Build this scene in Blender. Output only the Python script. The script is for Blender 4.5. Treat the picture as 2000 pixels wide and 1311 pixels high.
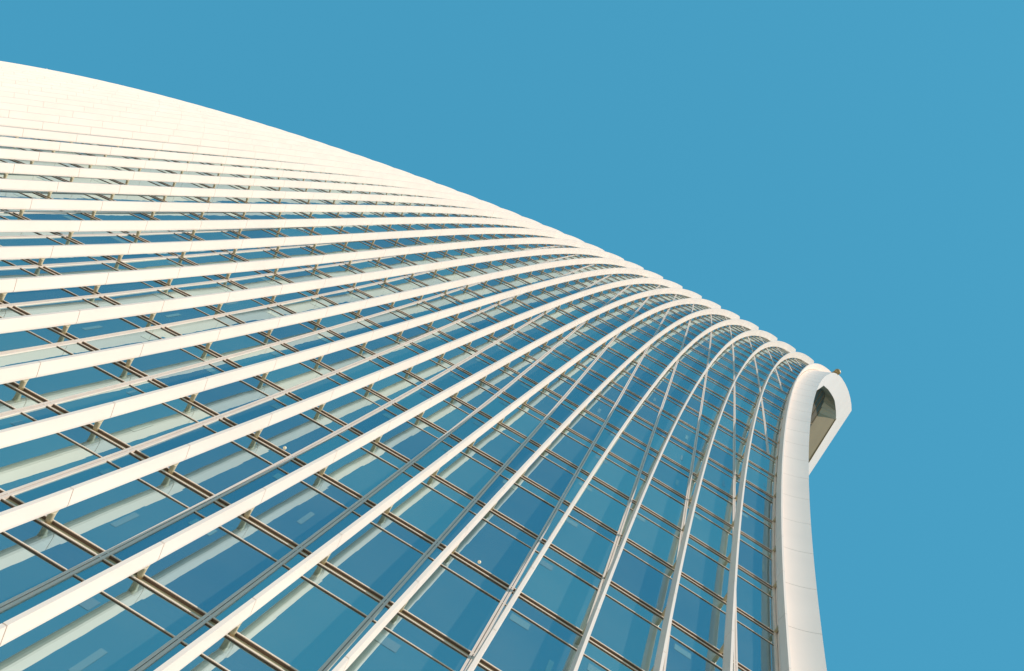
import bpy, math, random
import numpy as np
from mathutils import Vector, Matrix
random.seed(7)
for o in list(bpy.data.objects): bpy.data.objects.remove(o)
sc = bpy.context.scene
col = sc.collection
K = 1.3                      # one fit unit = 1.3 m
EYE = 1.7                    # eye height above the pavement

# ------------------------------------------------------------------ camera
RM = [[0.8517444411, -0.5032842834, 0.1436013131],
      [0.5121433310, 0.8579950165, -0.0306391892],
      [-0.1078553183, 0.0997025334, 0.9891545052]]
cam = bpy.data.cameras.new("camera"); co = bpy.data.objects.new("camera", cam); col.objects.link(co)
cam.sensor_width = 36; cam.lens = 36 * 2092.465 / 2000; cam.clip_start = .1; cam.clip_end = 6000
rx, dn, fw = (Vector(r) for r in RM)
m = Matrix((rx, -dn, -fw)).transposed().to_4x4(); m.translation = (0, 0, EYE)
co.matrix_world = m; sc.camera = co

# ------------------------------------------------------------------ light
SUN_AZ, SUN_EL = 48, 30      # degrees: azimuth away from the facade's outward normal (-y) towards +x
a, e = math.radians(SUN_AZ), math.radians(SUN_EL)
sd = Vector((math.sin(a) * math.cos(e), -math.cos(a) * math.cos(e), math.sin(e)))
w = bpy.data.worlds.new("World"); sc.world = w; w.use_nodes = True
nt = w.node_tree; bg = nt.nodes['Background']
sky = nt.nodes.new('ShaderNodeTexSky'); sky.sky_type = 'NISHITA'; sky.sun_disc = False
sky.sun_elevation = e; sky.sun_rotation = math.atan2(sd.x, sd.y)
sky.air_density = 1.0; sky.dust_density = 0.6; sky.ozone_density = 1.0
tint = nt.nodes.new('ShaderNodeMix'); tint.data_type = 'RGBA'; tint.blend_type = 'MULTIPLY'
tint.inputs['Factor'].default_value = 1.0; tint.inputs['B'].default_value = (.33, 1.08, .97, 1)
nt.links.new(sky.outputs[0], tint.inputs['A']); 
flat = nt.nodes.new('ShaderNodeMix'); flat.data_type = 'RGBA'; flat.inputs['Factor'].default_value = .85
flat.inputs['B'].default_value = (.235, 1.25, 2.0, 1)
nt.links.new(tint.outputs['Result'], flat.inputs['A']); nt.links.new(flat.outputs['Result'], bg.inputs[0])
bg.inputs[1].default_value = .15
sun = bpy.data.lights.new("sun", 'SUN'); so = bpy.data.objects.new("sun", sun); col.objects.link(so)
sun.energy = 2.52; sun.angle = math.radians(.5); sun.color = (1, .86, .76)
so.rotation_euler = (-sd).to_track_quat('-Z', 'Y').to_euler()
sc.view_settings.view_transform = 'Standard'; sc.view_settings.look = 'None'
sc.view_settings.exposure = 0.85; sc.view_settings.gamma = 1; sc.view_settings.use_curve_mapping = False
sc.cycles.max_bounces = 8; sc.cycles.transparent_max_bounces = 12

# ------------------------------------------------------------------ facade shape
P = {'z0': 12.198614, 'H': 2.976899, 'x0': -2.798178, 'mx1': 0.180205, 'mx2': -0.079503, 'ds': 0.200135,
 'h0': 0.168149, 'h1': 0.078009, 'h2': -0.076781, 'dep': 0.279784, 'dep1': 0.024438, 'dep2': 0.057875,
 'zs0': 101.417908, 'zs1': -0.335316, 'zs2': 0.613159, 'zs3': 0.010106, 'R0': 2.786549, 'R1': -0.099877, 'R2': 0.010517}
CY = {(0,0): 6.071606, (0,1): -2.723456, (0,2): -2.530946, (0,3): 1.4177, (0,4): -0.235303, (0,5): 0.024084,
 (1,1): -1.120329, (1,2): 0.209774, (2,0): 1.811454, (2,1): -0.963939, (2,2): 0.353726, (3,0): -0.01019,
 (3,1): 0.123446, (4,0): 0.127736, (4,1): -0.046648}
CX = {(0,0): 5.460678, (0,1): 0.823835, (0,2): 0.650254, (0,3): 0.500787, (1,0): -12.851079, (1,1): -0.119049,
 (1,2): -0.310113, (1,3): -0.41029, (2,0): -0.606444, (2,1): -0.018039, (3,0): 0.157227}
Z0, H = P['z0'], P['H']
def gy(x, z):
    t = (z - Z0) / 40; X = x / 20
    return sum(c * X**a * t**b for (a, b), c in CY.items())
def fx(i, z):
    t = (z - Z0) / 40; I = i / 10
    return sum(c * I**a * t**b for (a, b), c in CX.items())
def nrm(x, z):
    e = .01
    yx = (gy(x+e, z) - gy(x-e, z)) / (2*e); yz = (gy(x, z+e) - gy(x, z-e)) / (2*e)
    n = np.stack([yx, -np.ones_like(yx), yz], -1)
    return n / np.linalg.norm(n, axis=-1, keepdims=True)
def zs(i):
    j = i / 10; return P['zs0'] + P['zs1']*j + P['zs2']*j*j + P['zs3']*j**3
def rr(i):
    j = i / 10; return P['R0'] + P['R1']*j + P['R2']*j*j
def unit(v): return v / np.linalg.norm(v, axis=-1, keepdims=True)
def surf(i, h):
    """facade surface at fin coordinate i and height-along h -> point, outward normal, upward tangent, t"""
    i = np.asarray(i, float); h = np.asarray(h, float); i, h = np.broadcast_arrays(i, h)
    S = zs(i); R = rr(i); hb = np.minimum(h, S)
    x = fx(i, hb); A = np.stack([x, gy(x, hb), hb], -1); N = nrm(x, hb)
    x2 = fx(i, hb-.05); T = unit(A - np.stack([x2, gy(x2, hb-.05), hb-.05], -1))
    n = unit(N - (N*T).sum(-1, keepdims=True)*T)
    ph = (np.maximum(h - S, 0) / R)[..., None]
    D = np.cos(ph)*n + np.sin(ph)*T; T2 = -np.sin(ph)*n + np.cos(ph)*T
    Q = A - n*R[..., None] + D*R[..., None]
    return Q, D, T2, (hb - Z0)/40
def off_in(t): return P['h0'] + P['h1']*t + P['h2']*t*t
def depth(t): return P['dep'] + P['dep1']*t + P['dep2']*t*t
def i_of(x, h):
    i = np.full_like(np.asarray(h, float), 5.); 
    for _ in range(12):
        hb = np.minimum(h, zs(i)); f = fx(i, hb) - x; d = (fx(i+.01, hb) - fx(i-.01, hb)) / .02
        i = np.clip(i - f/d, -4, 60)
    return i
NF = 44                       # fins
HB = -1.3                     # pavement level
def world(p): p = np.asarray(p, float)*K; p[..., 2] += EYE; return p

# ------------------------------------------------------------------ materials
def mat(name, color, rough=.5, spec=.5, noise=0, nscale=3, metal=0):
    m = bpy.data.materials.new(name); m.use_nodes = True; t = m.node_tree; b = t.nodes['Principled BSDF']
    b.inputs['Roughness'].default_value = rough; b.inputs['Specular IOR Level'].default_value = spec
    b.inputs['Metallic'].default_value = metal
    c = (*color, 1)
    if noise:
        tc = t.nodes.new('ShaderNodeTexCoord'); n = t.nodes.new('ShaderNodeTexNoise'); n.inputs['Scale'].default_value = nscale
        n.inputs['Detail'].default_value = 5
        r = t.nodes.new('ShaderNodeValToRGB'); r.color_ramp.elements[0].position = .3; r.color_ramp.elements[1].position = .7
        r.color_ramp.elements[0].color = tuple(x*(1-noise) for x in color)+(1,); r.color_ramp.elements[1].color = c
        t.links.new(tc.outputs['Object'], n.inputs['Vector']); t.links.new(n.outputs['Fac'], r.inputs[0]); t.links.new(r.outputs[0], b.inputs['Base Color'])
    else: b.inputs['Base Color'].default_value = c
    return m
M_fin = mat('white_paint', (.87, .75, .67), .45, .3, .07, .35)
M_frame = mat('frame_paint', (.95, .82, .74), .45, .3, .05, .35)
M_alu = mat('aluminium', (.86, .72, .60), .4, .5, .08, 2)
M_mull = mat('mullion_paint', (.74, .63, .55), .4, .5, .08, 2)
M_dark = mat('gasket', (.13, .09, .065), .7)
M_joint = mat('joint_seal', (.48, .43, .38), .8)
M_rec = mat('recess_panel', (.55, .47, .30), .6, .3, .1, 4)
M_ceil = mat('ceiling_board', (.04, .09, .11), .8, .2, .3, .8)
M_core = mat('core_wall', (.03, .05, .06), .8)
M_blind = mat('blind_fabric', (.62, .66, .60), .8, .1)
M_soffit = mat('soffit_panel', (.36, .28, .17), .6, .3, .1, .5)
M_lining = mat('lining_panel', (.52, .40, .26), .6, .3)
M_tan = mat('tan_casing', (.42, .30, .13), .5)
M_roof = mat('roof_membrane', (.4, .4, .38), .8)
def glassmat(name, d0, d1):
    m = bpy.data.materials.new(name); m.use_nodes = True; t = m.node_tree; t.nodes.clear()
    N = t.nodes.new; L = t.links.new
    out = N('ShaderNodeOutputMaterial'); tr = N('ShaderNodeBsdfTransparent'); tr.inputs[0].default_value = (.35, .80, .85, 1)
    gl = N('ShaderNodeBsdfGlossy'); gl.inputs['Color'].default_value = (.50, .70, .71, 1); gl.inputs['Roughness'].default_value = .0
    ge = N('ShaderNodeNewGeometry'); oi_ = N('ShaderNodeObjectInfo'); ad = N('ShaderNodeMath'); ad.operation = 'ADD'; fr_ = N('ShaderNodeMath'); fr_.operation = 'FRACT'
    L(ge.outputs['Random Per Island'], ad.inputs[0]); L(oi_.outputs['Random'], ad.inputs[1]); L(ad.outputs[0], fr_.inputs[0])
    cr = N('ShaderNodeValToRGB'); cr.color_ramp.elements[0].color = (.36, .52, .60, 1); cr.color_ramp.elements[1].color = (.60, .73, .71, 1)
    L(fr_.outputs[0], cr.inputs[0]); L(cr.outputs[0], gl.inputs['Color'])
    lw = N('ShaderNodeFresnel'); lw.inputs[0].default_value = 3.0
    mr = N('ShaderNodeMapRange'); mr.inputs[3].default_value = .78; mr.inputs[4].default_value = 1.1
    mx = N('ShaderNodeMixShader'); L(lw.outputs[0], mr.inputs[0]); L(mr.outputs[0], mx.inputs[0])
    L(tr.outputs[0], mx.inputs[1]); L(gl.outputs[0], mx.inputs[2])
    df = N('ShaderNodeBsdfDiffuse'); df.inputs[0].default_value = (.45, .62, .55, 1)
    m2 = N('ShaderNodeMixShader')
    bn = N('ShaderNodeTexNoise'); bn.inputs['Scale'].default_value = .8; bn.inputs['Detail'].default_value = 2
    bp = N('ShaderNodeBump'); bp.inputs['Strength'].default_value = .25; bp.inputs['Distance'].default_value = .02
    t2 = N('ShaderNodeTexCoord'); L(t2.outputs['Object'], bn.inputs['Vector']); L(bn.outputs['Fac'], bp.inputs['Height']); L(bp.outputs[0], gl.inputs['Normal'])
    tc = N('ShaderNodeTexCoord'); no = N('ShaderNodeTexNoise'); no.inputs['Scale'].default_value = .5; no.inputs['Detail'].default_value = 4
    r2 = N('ShaderNodeMapRange'); r2.inputs[3].default_value = d0; r2.inputs[4].default_value = d1
    L(tc.outputs['Object'], no.inputs['Vector']); L(no.outputs['Fac'], r2.inputs[0]); L(r2.outputs[0], m2.inputs[0])
    L(mx.outputs[0], m2.inputs[1]); L(df.outputs[0], m2.inputs[2]); L(m2.outputs[0], out.inputs[0])
    return m
M_glass = glassmat('coated_glass', .03, .10)
M_patch = glassmat('pale_patch', .18, .24)
def pavemat():
    m = mat('stone_paving', (.42, .38, .31), .8, .2); t = m.node_tree; b = t.nodes['Principled BSDF']
    tc = t.nodes.new('ShaderNodeTexCoord'); br = t.nodes.new('ShaderNodeTexBrick'); br.inputs['Scale'].default_value = 1
    br.inputs['Color1'].default_value = (.52, .43, .33, 1); br.inputs['Color2'].default_value = (.46, .38, .30, 1); br.inputs['Mortar'].default_value = (.2, .18, .16, 1)
    br.inputs['Mortar Size'].default_value = .01
    t.links.new(tc.outputs['Object'], br.inputs['Vector']); t.links.new(br.outputs[0], b.inputs['Base Color']); return m
M_pave = pavemat()

# ------------------------------------------------------------------ builders
def new(name, V, F, mats, parent=None, mi=None, smooth=False, isworld=False):
    V = np.asarray(V, float)
    if not isworld: V = world(V)
    me = bpy.data.meshes.new(name); me.from_pydata(V.tolist(), [], [tuple(int(k) for k in f) for f in F])
    for m_ in (mats if isinstance(mats, (list, tuple)) else [mats]): me.materials.append(m_)
    if mi is not None: me.polygons.foreach_set('material_index', np.array(mi, dtype=np.int32))
    if smooth: me.polygons.foreach_set('use_smooth', [True]*len(F))
    me.update()
    o = bpy.data.objects.new(name, me); col.objects.link(o)
    if parent: o.parent = parent
    return o
def tube(rings, closed_ends=True):
    """rings: (n,k,3) closed loops -> verts, faces"""
    rings = np.asarray(rings); n, k = rings.shape[:2]; V = rings.reshape(-1, 3); F = []
    for r in range(n-1):
        for q in range(k):
            F.append((r*k+q, r*k+(q+1) % k, (r+1)*k+(q+1) % k, (r+1)*k+q))
    if closed_ends: F.append(tuple(range(k))[::-1]); F.append(tuple((n-1)*k+q for q in range(k)))
    return V, F
class Acc:
    def __init__(s): s.V = []; s.F = []; s.M = []; s.n = 0
    def add(s, VF, mi=0):
        V, F = VF; s.V.append(np.asarray(V)); s.F += [tuple(q+s.n for q in f) for f in F]; s.M += [mi]*len(F); s.n += len(V)
    def obj(s, name, mats, parent): return new(name, np.concatenate(s.V), s.F, mats, parent, s.M)

# ------------------------------------------------------------------ ground
g = new('pavement', [(-3000, -3000, 0), (3000, -3000, 0), (3000, 3000, 0), (-3000, 3000, 0)], [(0, 1, 2, 3)], M_pave, isworld=True)
g['kind'] = 'structure'

# ------------------------------------------------------------------ tower
tower = bpy.data.objects.new('office_tower', None); col.objects.link(tower)
tower['label'] = 'flared glass office tower wrapped in curving white vertical fins under a clear blue sky'
tower['category'] = 'tower'
JLO, JHI = -4, 31
FLO = [j for j in range(JLO, JHI)]

# fins
def bracket_mesh():
    k = 10; prof = [(0, .042, .042), (.25, .042, .042), (.75, .046, .06), (1, .048, .11)]
    V = []; F = []
    for z, rx_, ry_ in prof:
        for q in range(k):
            an = 2*math.pi*q/k; V.append((rx_*math.cos(an), ry_*math.sin(an), z))
    for r in range(len(prof)-1):
        for q in range(k): F.append((r*k+q, r*k+(q+1) % k, (r+1)*k+(q+1) % k, (r+1)*k+q))
    F.append(tuple(range(k))[::-1]); F.append(tuple(3*k+q for q in range(k)))
    me = bpy.data.meshes.new('bracket'); me.from_pydata(V, [], F); me.materials.append(M_brk); 
    me.polygons.foreach_set('use_smooth', [True]*(len(F)-2)+[False]*2); me.update(); return me
M_brk = mat('bracket_paint', (.50, .44, .30), .5, .4)
BM = bracket_mesh()
M_seam = mat('seam_seal', (.30, .25, .20), .8)
for i in range(NF):
    top = zs(float(i)) + rr(float(i))*1.9
    hs = [];sh = []
    base = list(np.arange(HB, top, H/3)) + [top]
    seams = [Z0 + H*j + P['ds'] for j in FLO if HB+.3 < Z0 + H*j + P['ds'] < top-.3]
    fine = list(np.linspace(zs(float(i)), top, 14))
    ev = [(h, 0) for h in base if all(abs(h-s) > .05 for s in seams)] + [(h, 0) for h in fine if all(abs(h-s) > .05 for s in seams)]
    for s in seams: ev += [(s-.009, 0), (s-.006, 1), (s+.006, 1), (s+.009, 0)]
    ev.sort(); ev2 = [ev[0]]
    for q in ev[1:]:
        if q[0]-ev2[-1][0] > .0015: ev2.append(q)
    h = np.array([q[0] for q in ev2]); sk = np.array([q[1] for q in ev2])
    Q, D, T, t = surf(float(i), h); B = unit(np.cross(D, T))
    oi = off_in(t); oo = oi + depth(t); ins = sk*.014
    prof = [(oo-ins, -.028), (oo-ins, .028), (oi+.07, .048), (oi+.03, .042), (oi+.008+ins, .022), (oi+ins, 0), (oi+.008+ins, -.022), (oi+.03, -.042), (oi+.07, -.048)]
    rings = np.stack([Q + D*np.broadcast_to(o_, t.shape)[:, None] + B*((l_ - np.sign(l_)*ins))[:, None] if not np.isscalar(l_) else Q + D*np.broadcast_to(o_, t.shape)[:, None] + B*(l_ - np.sign(l_)*ins)[:, None] for o_, l_ in prof], 1)
    V, F = tube(rings); fm = []
    for r_ in range(len(rings)-1): fm += [1 if sk[r_] and sk[r_+1] else 0]*9
    f = new('fin', V, F, [M_fin, M_seam], tower, fm+[0, 0])
    for j in FLO:
        hj = Z0 + H*j
        if hj > top - .3 or hj < HB+.2: continue
        q, d, tt, tv = (np.asarray(v)[0] for v in surf(np.array([float(i)]), np.array([hj])))
        b = np.cross(d, tt); b /= np.linalg.norm(b); L = (off_in(tv)+.03)
        o = bpy.data.objects.new('bracket', BM); col.objects.link(o)
        M3 = np.column_stack([b, tt, d*L])*K
        mm = Matrix(M3.tolist()).to_4x4(); mm.translation = Vector(world(q).tolist())
        o.matrix_world = mm; o.parent = f

# mullions
ms = range(-56, 20)
def mull_x(m_, h):
    t = (h - Z0)/40; return P['x0'] + 1.5*m_ + P['mx1']*t + P['mx2']*t*t
def sweep_bars(i, h, bars, acc):
    """bars: (lat0,lat1,off0,off1,matindex) swept along the path i(h),h"""
    Q, D, T, t = surf(i, h); B = unit(np.cross(D, T)); Tn = T
    if B[len(B)//2, 0] < 0: B = -B
    for l0, l1, o0, o1, mi in bars:
        r = np.stack([Q + B*l + D*o for l, o in ((l0, o0), (l1, o0), (l1, o1), (l0, o1))], 1)
        acc.add(tube(r), mi)
MB = [(-.046, -.006, -.02, .022, 0), (.006, .046, -.02, .022, 0), (-.006, .006, -.02, .002, 1)]
mull_start = {}
for m_ in ms:
    hh = np.array([Z0 + H*j for j in range(JLO, JHI+2)]); hh[0] = HB
    x = mull_x(m_, np.minimum(hh, 103)); marg = fx(0., np.minimum(hh, zs(0.))) - x
    ok = marg >= .3
    ii = i_of(x, hh); ok &= ii < NF-1
    if ok.sum() < 2: continue
    runs = []; st = None
    for q, v in enumerate(list(ok)+[False]):
        if v and st is None: st = q
        if not v and st is not None: runs.append((q-st, st, q-1)); st = None
    _, ka, kb = max(runs)
    if kb-ka < 1: continue
    h0, h1 = hh[ka], hh[kb]
    mull_start[m_] = (h0, h1)
    h = np.linspace(h0, h1, max(3, int((h1-h0)/1.5)))
    top = zs(i_of(mull_x(m_, np.array([100.])), np.array([100.])))[0] + 3
    h = h[h <= top]
    if len(h) < 3: continue
    if h1 >= top: h = np.append(h, top)
    i = i_of(mull_x(m_, np.minimum(h, 103)), h)
    A = Acc(); sweep_bars(i, h, MB, A); A.obj('mullion', [M_mull, M_dark], tower)
# edge mullion beside the corner frame
h = np.linspace(HB, 104, 90); A = Acc(); sweep_bars(np.full_like(h, .0)+.0, h, [(-.03, .03, -.02, .05, 0)], A)
A.obj('edge_mullion', [M_alu, M_dark], tower)

# transoms: two bars with a recessed panel between, and a thin lower bar
def row_bars(hc, bars, name):
    i = np.arange(-.05, NF-1+.26, .25); A = Acc()
    for d0, d1, o0, o1, mi in bars:
        R4 = []
        for dd, oo in ((d0, o0), (d1, o0), (d1, o1), (d0, o1)):
            Q, D, T, t = surf(i, hc+dd); R4.append(Q + D*oo)
        A.add(tube(np.stack(R4, 1)), mi)
    return A.obj(name, [M_alu, M_dark, M_rec], tower)
for j in range(JLO+1, JHI+1):
    hc = Z0 + H*j
    row_bars(hc, [(-.098, -.072, -.04, .022, 0), (.072, .098, -.04, .022, 0), (-.072, .072, -.07, -.025, 2), (-.107, -.098, -.02, .010, 1), (.061, .072, -.045, .012, 1)], 'transom')
    row_bars(hc-.70, [(-.010, .012, -.02, .018, 0), (-.020, -.010, -.02, .008, 1)], 'lower_transom')

# glass panes
panes = []
RMn = np.array(RM)
def imgarea(q):
    c = q @ RMn.T; 
    if (c[:, 2] <= 0).any(): return 0
    uv = c[:, :2]/c[:, 2:]*2092.465 + np.array([1000, 655.5])
    if (uv[:, 0].max() < 0) or (uv[:, 0].min() > 2000) or (uv[:, 1].max() < 0) or (uv[:, 1].min() > 1311): return 0
    uv = np.clip(uv, [0, 0], [2000, 1311])
    x, y = uv[:, 0], uv[:, 1]
    return abs((x*np.roll(y, -1) - y*np.roll(x, -1)).sum())/2
for j in range(JLO, JHI+1):
    ha, hb = Z0+H*j, Z0+H*(j+1)
    if j == JLO: ha = HB
    act = sorted(m_ for m_, (p, q) in mull_start.items() if p <= ha+.01)
    for hA, hB, kind in ((ha+.09, hb-.70, 0), (hb-.70, hb-.09, 1)):
        hv = np.array([hA, hB])
        cols = [i_of(mull_x(m_, np.minimum(hv, 103)), hv) for m_ in act] + [np.array([-.02, -.02])]
        for c0, c1 in zip(cols[:-1], cols[1:]):
            if c0.min() > NF-1.2: continue
            ns = 1 if hB < 98 else 4
            hvv = np.linspace(hA, hB, ns+1); V = []
            for q in range(ns+1):
                u = q/ns
                for cc in (c0, c1):
                    ic = cc[0]*(1-u)+cc[1]*u
                    V.append(surf(np.array([ic]), hvv[q:q+1])[0][0])
            V = np.array(V)
            if ns == 1: V[:, 1] += np.array([1, 0, 0, 0])*random.uniform(-.012, .012) + np.array([0, 1, 0, 1])*random.uniform(-.006, .006)
            F = [(2*q, 2*q+1, 2*q+3, 2*q+2) for q in range(ns)]
            panes.append((imgarea(V[[0, 1, -1, -2]]), V, F))
panes.sort(key=lambda q: -q[0])
for a_, V, F in panes[:100]: new('window_pane', V, F, M_glass, tower)
A = Acc()
for a_, V, F in panes[100:]: A.add((V, F))
o = A.obj('window_panes', [M_glass], tower); o['kind'] = 'stuff'

# interior: a ceiling on every floor and the inner core wall
ii = np.arange(-.02, NF-1, .5)
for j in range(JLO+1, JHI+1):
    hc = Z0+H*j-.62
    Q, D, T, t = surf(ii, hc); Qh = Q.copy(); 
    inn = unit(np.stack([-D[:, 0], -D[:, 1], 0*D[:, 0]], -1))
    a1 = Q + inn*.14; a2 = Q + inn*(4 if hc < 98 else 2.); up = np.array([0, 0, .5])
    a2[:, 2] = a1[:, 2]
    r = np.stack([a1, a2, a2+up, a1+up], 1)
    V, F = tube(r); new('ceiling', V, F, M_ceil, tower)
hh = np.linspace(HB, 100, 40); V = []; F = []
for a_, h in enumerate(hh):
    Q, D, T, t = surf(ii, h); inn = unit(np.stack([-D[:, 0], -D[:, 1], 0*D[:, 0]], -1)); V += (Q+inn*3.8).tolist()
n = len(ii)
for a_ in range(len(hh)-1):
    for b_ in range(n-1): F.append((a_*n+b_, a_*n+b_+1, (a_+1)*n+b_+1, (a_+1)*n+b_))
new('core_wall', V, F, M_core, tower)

# pale patches added on some panes, imitating reflections in the glass
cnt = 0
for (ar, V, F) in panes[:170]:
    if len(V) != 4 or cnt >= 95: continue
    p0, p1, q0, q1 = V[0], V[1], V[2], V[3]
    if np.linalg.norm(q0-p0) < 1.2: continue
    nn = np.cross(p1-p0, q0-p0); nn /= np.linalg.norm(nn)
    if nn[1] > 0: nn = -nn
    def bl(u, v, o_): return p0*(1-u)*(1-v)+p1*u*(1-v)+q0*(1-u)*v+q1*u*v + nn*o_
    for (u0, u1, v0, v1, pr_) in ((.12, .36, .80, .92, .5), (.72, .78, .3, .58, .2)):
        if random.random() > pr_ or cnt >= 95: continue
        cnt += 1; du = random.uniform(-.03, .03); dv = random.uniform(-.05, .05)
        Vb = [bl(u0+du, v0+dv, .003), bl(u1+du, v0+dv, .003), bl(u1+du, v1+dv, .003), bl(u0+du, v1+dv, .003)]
        new('pale_patch', Vb, [(0, 1, 2, 3)], M_patch, tower)

# two small glowing spheres added just outside the glass as bright points
M_dot = mat('dot_glow', (.8, .7, .5), .3)
b_ = M_dot.node_tree.nodes['Principled BSDF']; b_.inputs['Emission Color'].default_value = (1, .85, .6, 1); b_.inputs['Emission Strength'].default_value = .1
for c in ((-4.494, 5.695, 18.286), (-.478, 5.575, 18.325)):
    V = []; F = []
    for a_ in range(9):
        for q in range(12):
            th = math.pi*a_/8; ph = math.pi*q/6; V.append((c[0]+.032*math.sin(th)*math.cos(ph), c[1]-.02+.032*math.sin(th)*math.sin(ph), c[2]+.032*math.cos(th)))
    for a_ in range(8):
        for q in range(12): F.append((a_*12+q, a_*12+(q+1) % 12, (a_+1)*12+(q+1) % 12, (a_+1)*12+q))
    new('bright_dot', V, F, M_dot, tower, smooth=True)

# ------------------------------------------------------------------ corner frame
def xr(z): return fx(0., z) + .93 + .0087*(z-22)
def outy(x, z):
    n = nrm(np.asarray(x), np.asarray(z)); t = (z-Z0)/40; o_ = off_in(t)+depth(t)
    return gy(x-n[..., 0]*o_, z-n[..., 2]*o_) + n[..., 1]*o_
zl = [HB] + [Z0+H*j+.05 for j in range(-4, 23)]
outer = []
for z in np.arange(HB, 82, H/2): outer.append((outy(xr(z), z), z))
outer += [(-1.66, 83.02), (-1.85, 87), (-2.0, 92), (-1.97, 96.5), (-1.83, 100.54), (-1.62, 104), (-1.37, 106.82), (-.98, 109.8), (-.5, 112.55), (.03, 114.7)]
outer += [(4, 114.2), (8, 113.7), (16, 113.2), (26, 113)]
inner = []
for y, z in outer:
    if z < 82 and y < 8 and z <= 83: inner.append((y+1.25, z))
inner = [(y+1.2, z) for y, z in outer if z < 82]
inner += [(-.55, 83.5), (-.53, 87), (-.50, 91), (-.35, 95.5), (-.15, 99.2), (.03, 101.4), (.45, 104.2), (.85, 106.4), (1.2, 108), (1.6, 109.35)]
inner += [(4, 109.3), (8, 109.25), (16, 109), (26, 108.8)]
assert len(inner) == len(outer)
out_ = np.array(outer); inn_ = np.array(inner)
def fr(yz, xf): return np.stack([xf(yz[:, 1]), yz[:, 0], yz[:, 1]], -1)
ro, ri = fr(out_, xr), fr(inn_, xr)
# the left edge lies just behind the first fin and follows the same arc over the shoulder
S0, RR0 = float(zs(0.)), float(rr(0.))
def lpath(z, extra):
    hl = z if z < 99 else 99 + (z-99)/(114.7-99)*(S0 + RR0*1.9 - 99)
    Q, D, T, t = surf(np.array([-.035]), np.array([hl])); return (Q + D*(off_in(t)[0]+extra))[0]
lo, li = [], []
for k_, (y, z) in enumerate(outer):
    if k_ < len(outer)-4: lo.append(lpath(z, 0.)); li.append(lpath(z, -1.2))
    else:
        a0, b0 = lpath(114.7, 0.), lpath(114.7, -1.2); lo.append((a0[0], y+3, a0[2])); li.append((b0[0], y+3, b0[2]))
lo, li = np.array(lo), np.array(li)
UU = (0, .2, .4, .6, .8, 1)
def skin(L, R, u): return L + (R-L)*u + np.array([0, .16, 0])*(u*(1-u))
cols_ = [skin(lo, ro, u) for u in UU]
Vf = np.stack(cols_, 1); nn_, kk_ = Vf.shape[:2]
Ff = [(r_*kk_+q, r_*kk_+q+1, (r_+1)*kk_+q+1, (r_+1)*kk_+q) for r_ in range(nn_-1) for q in range(kk_-1)]
Vs = np.stack([ro, ri, li, lo], 1).reshape(-1, 3) ; base_ = nn_*kk_
Fs = [tuple(base_+v for v in (r_*4+q, r_*4+q+1, r_*4+5+q, r_*4+4+q)) for r_ in range(nn_-1) for q in range(3)]
mi = [0]*len(Ff)
for r_ in range(nn_-1):
    for q in range(3):
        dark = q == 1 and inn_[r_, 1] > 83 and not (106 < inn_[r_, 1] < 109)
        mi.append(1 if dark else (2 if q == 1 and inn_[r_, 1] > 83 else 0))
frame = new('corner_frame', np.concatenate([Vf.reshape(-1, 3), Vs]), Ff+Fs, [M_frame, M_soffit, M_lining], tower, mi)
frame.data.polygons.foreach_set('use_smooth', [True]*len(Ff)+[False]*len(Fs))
# panel joints on the frame's face
A = Acc()
zo = out_[:, 1]
for j in range(-3, 24):
    z = Z0 + H*j + P['ds'] + .15
    if z > 80: break
    pr = np.array([xr(z), np.interp(z, zo[:-5], out_[:-5, 0]), z]); pl = np.array([np.interp(z, zo[:-5], lo[:-5, c]) for c in range(3)])
    R_ = []
    for u in UU:
        p_ = skin(pl, pr, u); f_ = np.array([0, -.003, 0]); up = np.array([0, 0, .014])
        R_.append([p_+f_, p_+f_+up, p_-f_*6+up, p_-f_*6])
    V, F = tube(np.array(R_)); new('panel_joint', V, F, M_joint, tower)

# portal inside the frame: recessed glazed end wall and the soffit under the roof beam
def xi(z): return xr(z) - 1.1
zz = np.linspace(HB, 109.3, 40)
yin = np.interp(zz, inn_[:-4, 1], inn_[:-4, 0])
V = []; F = []
for z, y in zip(zz, yin): V += [(xi(z), y-.3, z), (xi(z), 26, z)]
for k_ in range(len(zz)-1): F.append((2*k_, 2*k_+1, 2*k_+3, 2*k_+2))
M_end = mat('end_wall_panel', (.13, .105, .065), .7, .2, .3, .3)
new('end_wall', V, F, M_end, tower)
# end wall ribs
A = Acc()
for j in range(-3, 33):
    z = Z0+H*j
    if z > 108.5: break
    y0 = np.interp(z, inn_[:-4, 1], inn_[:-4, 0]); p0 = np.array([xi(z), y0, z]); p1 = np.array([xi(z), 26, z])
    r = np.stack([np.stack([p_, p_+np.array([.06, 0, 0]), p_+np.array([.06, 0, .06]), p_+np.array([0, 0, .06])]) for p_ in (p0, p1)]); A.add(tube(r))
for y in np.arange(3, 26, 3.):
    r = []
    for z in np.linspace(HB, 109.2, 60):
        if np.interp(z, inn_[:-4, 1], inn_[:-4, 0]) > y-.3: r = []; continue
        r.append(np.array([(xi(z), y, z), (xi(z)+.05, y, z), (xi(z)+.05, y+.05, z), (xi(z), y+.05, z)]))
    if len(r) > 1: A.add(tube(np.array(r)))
A.obj('end_wall_rib', [M_soffit], tower)
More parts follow.
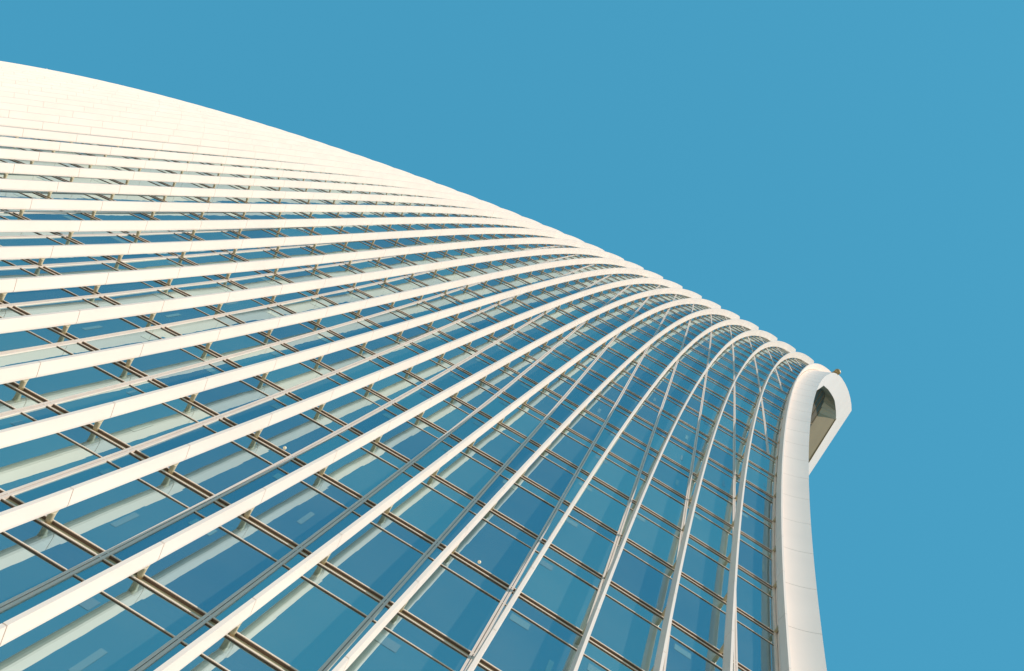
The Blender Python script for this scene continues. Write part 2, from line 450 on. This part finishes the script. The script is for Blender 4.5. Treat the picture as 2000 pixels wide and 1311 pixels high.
# soffit board just under the beam
s0 = np.array([(xr(109.35)-.03, 1.45, 109.20), (xr(109.35)-1.3, 1.45, 109.20), (xr(109.2)-1.3, 25.9, 108.65), (xr(109.2)-.03, 25.9, 108.65)])
V = np.concatenate([s0, s0+np.array([0, 0, -.04])]); F = [(0, 1, 2, 3), (7, 6, 5, 4), (0, 4, 5, 1), (1, 5, 6, 2), (2, 6, 7, 3), (3, 7, 4, 0)]
new('soffit', V, F, M_soffit, tower)
A = Acc()
for y in (3.2, 6.2, 9.2, 12.2):
    b = np.array([(xi(107.5)+dx, y+dy, 107.5+dz) for dz in (0, .12) for dx, dy in ((0, 0), (.45, 0), (.45, .12), (0, .12))]).reshape(2, 4, 3)
    A.add(tube(b))
A.obj('end_wall_lamp', [M_frame], tower)

# roof, rear and left end
i_ = np.arange(0, NF, 1.0); top = zs(i_)+rr(i_)*1.9
Q = surf(i_, top)[0]; n = len(i_)
bk = Q.copy(); bk[:, 1] = 30; bk[:, 2] = Q[:, 2]-.5
V = np.concatenate([Q, bk, np.column_stack([bk[:, 0], bk[:, 1], np.full(n, HB)])]); F = []
for k_ in range(n-1): F.append((k_, k_+1, n+k_+1, n+k_))
new('roof', V[:2*n], F, M_roof, tower)
F = [(k_, k_+1, n+k_+1, n+k_) for k_ in range(n-1)]
new('rear_wall', V[n:], F, M_core, tower)
h = np.linspace(HB, top[-1], 40); Q = surf(float(NF-1), h)[0]; V = []; F = []
for q in Q: V += [q.tolist(), [q[0], 30, q[2]]]
for k_ in range(39): F.append((2*k_, 2*k_+1, 2*k_+3, 2*k_+2))
new('left_end_wall', V, F, M_core, tower)

# ------------------------------------------------------------------ small lamp on the frame's shoulder
def beacon():
    d = np.array([(1636-1000)/2092.465, (726.5-655.5)/2092.465, 1.]) @ RMn; d /= d[2]
    c = world(d*91.0)
    root = bpy.data.objects.new('rooftop_lamp', None); col.objects.link(root); root.location = c.tolist()
    root['label'] = 'small tan lamp fitting perched on the top edge of the white corner frame'; root['category'] = 'lamp'
    V = []; F = []; nu, nv = 14, 10
    for a_ in range(nv+1):
        th = math.pi*a_/nv
        for b_ in range(nu):
            ph = 2*math.pi*b_/nu; V.append((.36*math.sin(th)*math.cos(ph), .33*math.sin(th)*math.sin(ph), .42*math.cos(th)))
    for a_ in range(nv):
        for b_ in range(nu): F.append((a_*nu+b_, a_*nu+(b_+1) % nu, (a_+1)*nu+(b_+1) % nu, (a_+1)*nu+b_))
    b = new('lamp_body', V, F, M_tan, root, smooth=True, isworld=True)
    dirv = np.array([-.75, .62, -.3]); dirv /= np.linalg.norm(dirv); u = unit(np.cross(dirv, [0, 0, 1.])); v = np.cross(dirv, u)
    r = []
    for s, ra in ((.2, .2), (.45, .14), (.7, .07), (1.0, .035)):
        r.append([dirv*s + u*ra*math.cos(2*math.pi*q/8) + v*ra*math.sin(2*math.pi*q/8) for q in range(8)])
    V, F = tube(np.array(r)); new('arm', V, F, M_tan, root, smooth=True, isworld=True)
    V = [(.30+.07*x, -.12+.07*y, .12+.07*z) for x, y, z in ((1, 0, 0), (-1, 0, 0), (0, 1, 0), (0, -1, 0), (0, 0, 1), (0, 0, -1))]
    F = [(0, 2, 4), (2, 1, 4), (1, 3, 4), (3, 0, 4), (2, 0, 5), (1, 2, 5), (3, 1, 5), (0, 3, 5)]
    new('lens', V, F, M_frame, root, isworld=True)  # small white octahedron standing in for a glint on the casing
beacon()
